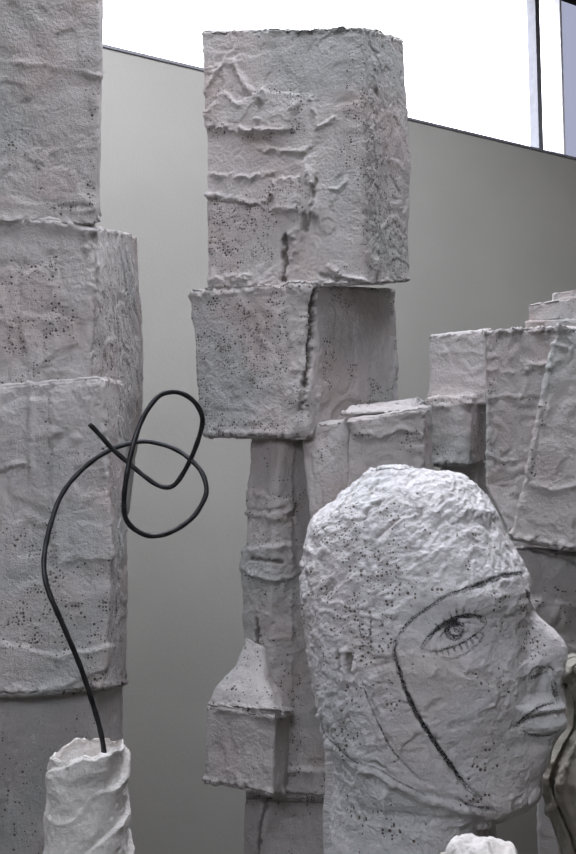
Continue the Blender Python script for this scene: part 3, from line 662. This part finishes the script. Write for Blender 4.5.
# pedestal under the neck
nb_ = P[0]; cxy = nb_.mean(0)
pr = []
for z, s in ((0.0, 1.45), (.5, 1.35), (.85, 1.2), (nb_[0, 2]+.03, 1.03)):
    rg = nb_.copy(); rg[:, :2] = cxy[:2]+(rg[:, :2]-cxy[:2])*s; rg[:, 2] = z; pr.append(rg[::4])
pr.append(cxy+(pr[-1]-cxy)*np.array([.9, .9, 1])); pr.append(cxy+(pr[-1]-cxy)*np.array([.3, .3, 1]))
pp = []
for a, b in zip(pr[:-1], pr[1:]):
    for u in np.linspace(0, 1, 40, endpoint=False): pp.append(a*(1-u)+b*u)
pp = np.array(pp); nn = grid_normals(pp); vp = pp.reshape(-1, 3)
hp = .006*fbm(vp*9, 4, 370)
mesh_grid('pedestal', (vp+nn.reshape(-1, 3)*hp[:, None]).reshape(pp.shape), M_head, t, np.zeros((len(vp), 3)), vp)

# charcoal drawing: thin strokes that lie on the head's surface
bvh = BVHTree.FromObject(head, bpy.context.evaluated_depsgraph_get())
def smooth_path(pts, step=1.6):
    P_ = [np.array(p, float) for p in pts]; P_ = [2*P_[0]-P_[1]]+P_+[2*P_[-1]-P_[-2]]; out = []
    for i in range(1, len(P_)-2):
        L = np.linalg.norm(P_[i+1]-P_[i]); k = max(2, int(L/step))
        for j in range(k):
            u = j/k; a, b, c, d = P_[i-1:i+3]
            out.append(.5*((2*b)+(-a+c)*u+(2*a-5*b+4*c-d)*u*u+(-a+3*b-3*c+d)*u**3))
    out.append(P_[-2]); return np.array(out)
random.seed(5)
def strokes(name, lst, lift=.0005):
    vs, fs, mi = [], [], []
    lst = [(a, b*1.15, c, 0) for a, b, c in lst]+[(a, b*2.3, 1, 1) for a, b, c in lst if c > 1]
    for pts, wpx, reps, mat in lst:
        path = smooth_path(pts)
        for r in range(reps):
            jx, jy = (random.uniform(-.6, .6)*wpx, random.uniform(-.6, .6)*wpx) if reps > 1 else (0, 0)
            ph = random.uniform(0, 9); n0 = None
            a0 = 0 if reps == 1 else int(random.uniform(0, .25)*len(path)); a1 = len(path) if reps == 1 else int(random.uniform(.75, 1)*len(path))
            sp = path[a0:max(a1, a0+2)]
            prev = None
            for i, p in enumerate(sp):
                tdir = sp[min(i+1, len(sp)-1)]-sp[max(i-1, 0)]; tdir = tdir/(np.linalg.norm(tdir)+1e-9); nr = np.array([-tdir[1], tdir[0]])
                ww = wpx*.5*(.75+.35*math.sin(i*.7+ph))*(1 if reps == 1 else .7)
                if i in (0, len(sp)-1): ww *= .3
                wob = np.array([math.sin(i*.23+ph), math.cos(i*.31+ph)])*.35*(1 if reps > 1 else .5)
                pr_ = []
                for k in (-1, 0, 1):
                    c = p+wob+np.array([jx, jy])+nr*ww*k
                    d = ray(*c); hit = bvh.ray_cast(Vector(CAM), Vector(d))
                    if hit[0] is None or hit[0].y > HY+.03: pr_ = None; break
                    pr_.append(np.array(hit[0])-d*(lift*(1+.15*(len(vs)%7)+.8*mat)))
                if pr_ is None: prev = None; continue
                b = len(vs); vs += pr_
                if prev is not None:
                    fs += [[prev, prev+1, b+1, b], [prev+1, prev+2, b+2, b+1]]; mi += [mat, mat]
                prev = b
    me = bpy.data.meshes.new(name); me.from_pydata([tuple(v) for v in vs], [], fs); me.update(); me.materials.append(M_char); me.materials.append(M_smudge); me.polygons.foreach_set('material_index', mi)
    o = bpy.data.objects.new(name, me); COL.objects.link(o); o.parent = t; o.matrix_parent_inverse = t.matrix_world.inverted()
    o['label'] = 'charcoal-drawn '+name.replace('_', ' ').replace(' drawing', '')
    return o
brow = [(523, 573), (510, 575), (499, 577), (482, 584), (462, 591), (445, 597), (424, 611), (407, 624), (396, 640)]
strokes('eyebrow_drawing', [(brow, 2.6, 4), (brow[:5], 3.2, 3), ([(433, 590), (440, 594)], 1.2, 1)])
eyeT = [(420, 650), (431, 635), (444, 624), (460, 617), (475, 616), (487, 622)]; eyeB = [(487, 622), (479, 631), (465, 641), (448, 648), (431, 651), (420, 650)]
el = [(eyeT, 2.2, 4), (eyeB, 2.0, 3), ([(434, 653), (448, 659), (465, 654), (480, 642), (484, 632)], 1.2, 2), ([(436, 640), (450, 627), (468, 622), (480, 624)], 1.2, 2)]
circ = lambda cx, cy_, rx, ry: [(cx+rx*math.cos(k*.628), cy_+ry*math.sin(k*.628)) for k in range(11)]
el += [(circ(455, 630, 9, 9), 2.0, 4), (circ(457, 628, 3.2, 3), 2.4, 3), (circ(455, 630, 6, 6), 1.8, 2)]
for x, y, dx, dy in ((446, 622, -4, -5), (452, 619, -3, -8), (458, 617, -2, -10), (463, 616, 1, -11), (468, 616, 2, -8), (473, 615, 4, -7), (440, 627, -6, -4), (478, 617, 5, -3)): el.append(([(x, y), (x+dx*.6, y+dy*.5), (x+dx, y+dy)], 1.3, 2))
for x, y, dx, dy in ((436, 651, 1, 4), (441, 650, 2, 6), (447, 648, 2, 9), (453, 646, 3, 9), (459, 644, 4, 9), (465, 641, 4, 9), (470, 638, 5, 8), (475, 635, 5, 7), (479, 631, 5, 5)): el.append(([(x, y), (x+dx, y+dy)], 1.3, 2))
strokes('eye_drawing', [(a, b*1.15, c+1) for a, b, c in el]+[(eyeT[1:], 2.6, 3), (circ(456, 629, 7.5, 7.5), 2.2, 3)])
strokes('far_eye_drawing', [([(523, 599), (528, 597), (532, 600)], 2.4, 4), ([(527, 592), (530, 600), (533, 606)], 2.4, 4), ([(530, 600), (533, 609)], 2.4, 3), ([(526, 589), (528, 594)], 1.5, 2)])
strokes('nostril_drawing', [([(530, 683), (532, 672), (540, 667), (550, 668)], 2.4, 4), ([(533, 678), (541, 673), (548, 670)], 2.6, 4), ([(547, 664), (553, 670), (552, 674)], 2.4, 3), ([(553, 679), (555, 690), (559, 701)], 3.4, 5)])
strokes('lip_drawing', [([(513, 728), (526, 716), (540, 706), (550, 703), (559, 702)], 2.6, 5), ([(516, 726), (533, 717), (550, 711), (563, 710)], 2.0, 4), ([(520, 731), (528, 734), (540, 736), (553, 734), (562, 728)], 2.2, 4)])
fo = [(396, 640), (394, 652), (399, 670), (404, 686), (414, 709), (431, 737), (452, 767), (467, 787), (483, 801), (492, 808)]
strokes('face_outline_drawing', [(fo, 2.8, 5), (fo[:4], 2.6, 3), ([(455, 797), (470, 805), (488, 809), (503, 810)], 2.4, 4), (fo[3:8], 3.2, 3)])
strokes('scarf_line_drawing', [([(360, 677), (370, 704), (382, 731), (394, 752), (421, 781)], 1.5, 4)])
strokes('jaw_line_drawing', [([(321, 700), (323, 731), (340, 749), (355, 762), (376, 768), (394, 779), (427, 796)], 1.3, 3)])
strokes('ear_loop_drawing', [([(362, 612), (360, 628), (364, 640), (370, 634), (371, 612)], 1.1, 3)])

# ------------------------------------------------------------------ plaster stumps
def stump(parent, name, cxp, ytop, rp, rp2, Y, seed, tilt, hollow=True, rag=.004, pitch=.036):
    top = at(cxp, ytop, Y); r0 = rp*Y/F; r1 = rp2*Y/F
    N = 420; ph = np.linspace(0, 2*math.pi, N, endpoint=False)+math.pi/2
    z0 = top[2]; zs = list(np.concatenate([np.linspace(0, z0-.22, 60, endpoint=False), np.linspace(z0-.22, z0, 170)]))
    grid = []; 
    for z in zs:
        d = z0-z; r = r0+(r1-r0)*min(d/.11, 1)+max(0, d-.11)*.05
        grid.append(np.stack([top[0]+r*np.cos(ph), Y+r*np.sin(ph), np.full(N, z)], 1))
    side = len(grid)
    prof = [(.97, .002), (.93, .003), (.88, .0025), (.84, .0), (.82, -.004), (.80, -.010), (.78, -.018), (.72, -.024), (.6, -.026), (.4, -.026), (.2, -.026), (.05, -.026)] if hollow else [(.95, .006), (.88, .010), (.78, .013), (.66, .015), (.5, .016), (.34, .018), (.2, .018), (.08, .018)]
    pf = []; last = (1.0, 0.0)
    for a in prof:
        for u in (.25, .5, .75, 1): pf.append((last[0]+(a[0]-last[0])*u, last[1]+(a[1]-last[1])*u))
        last = a
    for s, dz in pf: grid.append(np.stack([top[0]+r0*s*np.cos(ph), Y+r0*s*np.sin(ph), np.full(N, z0+dz)], 1))
    P = np.array(grid); Nn = grid_normals(P); V = P.reshape(-1, 3); n = Nn.reshape(-1, 3)
    ang = np.tile(ph, len(grid)); d = z0-V[:, 2]
    sp = (-V[:, 2]/pitch + ang/(2*math.pi)*2.0 + .55*fbm(V*16, 2, seed)); fr = sp-np.floor(sp)
    onside = np.repeat(np.arange(len(grid)) < side, N)
    wrap = .0040*(1-sst(fr*1.1))*sst((fr)*26)*(.15+1.0*sst(fbm(V*16+5, 2, seed+7)*2+.4))
    h = -.0015+.0035*fbm(V*30, 3, seed+1)+.0012*noise(V*110, seed+2)+.0005*noise(V*300, seed+3)+.0018*(ridged(V*26, 2, seed+4)-.4) + np.where(onside, wrap, 0)
    V2 = V+n*h[:, None]
    k = np.exp(-np.clip(d, 0, 1)/.012)
    V2[:, 2] += k*(rag*1.5*fbm(V*np.array([55, 55, 12]), 3, seed+8) + tilt*(V[:, 0]-top[0]))
    pm = sst(fbm(V*18, 3, seed+9)*2-.2)*.35
    fd = .35*np.where(onside, np.exp(-((fr-.01)/.05)**2), 0)*sst(fbm(V*22, 2, seed+12)*2)
    fd = fd + .25*k*sst(fbm(V*60, 2, seed+13)*2-.3)
    return mesh_grid(name, V2.reshape(P.shape), M_stump, parent, np.stack([pm, fd, 0*pm], 1), np.stack([ang*r0, V[:, 2], 0*ang], 1))
b0 = at(88, 749, .85)
t = thing('wire_sculpture', 'looped dark wire rising from a hollow wrapped plaster post at lower left', 'sculpture', (b0[0], .85, 0))
stump(t, 'plaster_post', 88, 750, 36, 44, .85, 500, .13)
wp_ = [(89.4, 423.8), (101, 436), (112.5, 449), (129, 463.4), (145.5, 477), (158.6, 485.5), (170, 487), (178.4, 480.5), (190, 460.7), (199, 437.6), (202.5, 419.5), (196.6, 404.6), (185, 394.7), (171.8, 391.8), (158.6, 396.4), (145.5, 413), (137, 432.7), (130.6, 455.8), (125.7, 482), (124, 502), (125.7, 518.4), (135.6, 530), (152, 536), (171.8, 531.6), (191.6, 518.4), (203, 502), (206.5, 488.7), (201.5, 472), (188, 457.4), (171.8, 447.5), (152, 442), (135.6, 442), (112.5, 449), (92.7, 460.7), (73, 479), (59.7, 498.6), (51.4, 521.7), (46.5, 541.5), (44, 560), (45, 577), (50, 595), (65.6, 631), (81, 668), (94, 707.6), (100.5, 731), (104, 752), (105, 775)]
cu = smooth_path(wp_, 2.5); m_ = len(cu)
rings_ = []
pts3 = []
for i, p in enumerate(cu):
    u = i/(m_-1)
    Yd = .85 + .030*math.sin(u*2*math.pi*2.0+.5)*(1-sst(np.array((u-.75)/.25))) - .004
    pts3.append(at(p[0], p[1], Yd))
pts3 = np.array(pts3)
tan = np.gradient(pts3, axis=0); tan /= np.linalg.norm(tan, axis=1, keepdims=True)
up = np.array([0, 1.0, 0]); RW = .0024
gr = []
for i in range(m_):
    a = np.cross(tan[i], up); a /= np.linalg.norm(a); b = np.cross(a, tan[i])
    an = np.linspace(0, 2*math.pi, 16, endpoint=False)
    rr_ = RW*(1+.05*math.sin(i*.9))
    gr.append(pts3[i]+rr_*(np.cos(an)[:, None]*a+np.sin(an)[:, None]*b))
wo = mesh_grid('bent_wire', np.array(gr), M_wire, t)
wo['label'] = 'dark bent wire'
b1 = at(480, 850, .72)
t = thing('plaster_post', 'white lumpy plaster tip rising at the bottom edge below the head', 'sculpture', (b1[0], .72, 0))
stump(t, 'post_body', 483, 862, 38, 46, .72, 620, -.15, hollow=False, rag=.006)

# ------------------------------------------------------------------ draped form bottom right
t = thing('draped_plaster_form', 'draped plaster cloth form, toned dark for shade, at the lower right edge beside the chin', 'sculpture', (.42, 1.12, 0))
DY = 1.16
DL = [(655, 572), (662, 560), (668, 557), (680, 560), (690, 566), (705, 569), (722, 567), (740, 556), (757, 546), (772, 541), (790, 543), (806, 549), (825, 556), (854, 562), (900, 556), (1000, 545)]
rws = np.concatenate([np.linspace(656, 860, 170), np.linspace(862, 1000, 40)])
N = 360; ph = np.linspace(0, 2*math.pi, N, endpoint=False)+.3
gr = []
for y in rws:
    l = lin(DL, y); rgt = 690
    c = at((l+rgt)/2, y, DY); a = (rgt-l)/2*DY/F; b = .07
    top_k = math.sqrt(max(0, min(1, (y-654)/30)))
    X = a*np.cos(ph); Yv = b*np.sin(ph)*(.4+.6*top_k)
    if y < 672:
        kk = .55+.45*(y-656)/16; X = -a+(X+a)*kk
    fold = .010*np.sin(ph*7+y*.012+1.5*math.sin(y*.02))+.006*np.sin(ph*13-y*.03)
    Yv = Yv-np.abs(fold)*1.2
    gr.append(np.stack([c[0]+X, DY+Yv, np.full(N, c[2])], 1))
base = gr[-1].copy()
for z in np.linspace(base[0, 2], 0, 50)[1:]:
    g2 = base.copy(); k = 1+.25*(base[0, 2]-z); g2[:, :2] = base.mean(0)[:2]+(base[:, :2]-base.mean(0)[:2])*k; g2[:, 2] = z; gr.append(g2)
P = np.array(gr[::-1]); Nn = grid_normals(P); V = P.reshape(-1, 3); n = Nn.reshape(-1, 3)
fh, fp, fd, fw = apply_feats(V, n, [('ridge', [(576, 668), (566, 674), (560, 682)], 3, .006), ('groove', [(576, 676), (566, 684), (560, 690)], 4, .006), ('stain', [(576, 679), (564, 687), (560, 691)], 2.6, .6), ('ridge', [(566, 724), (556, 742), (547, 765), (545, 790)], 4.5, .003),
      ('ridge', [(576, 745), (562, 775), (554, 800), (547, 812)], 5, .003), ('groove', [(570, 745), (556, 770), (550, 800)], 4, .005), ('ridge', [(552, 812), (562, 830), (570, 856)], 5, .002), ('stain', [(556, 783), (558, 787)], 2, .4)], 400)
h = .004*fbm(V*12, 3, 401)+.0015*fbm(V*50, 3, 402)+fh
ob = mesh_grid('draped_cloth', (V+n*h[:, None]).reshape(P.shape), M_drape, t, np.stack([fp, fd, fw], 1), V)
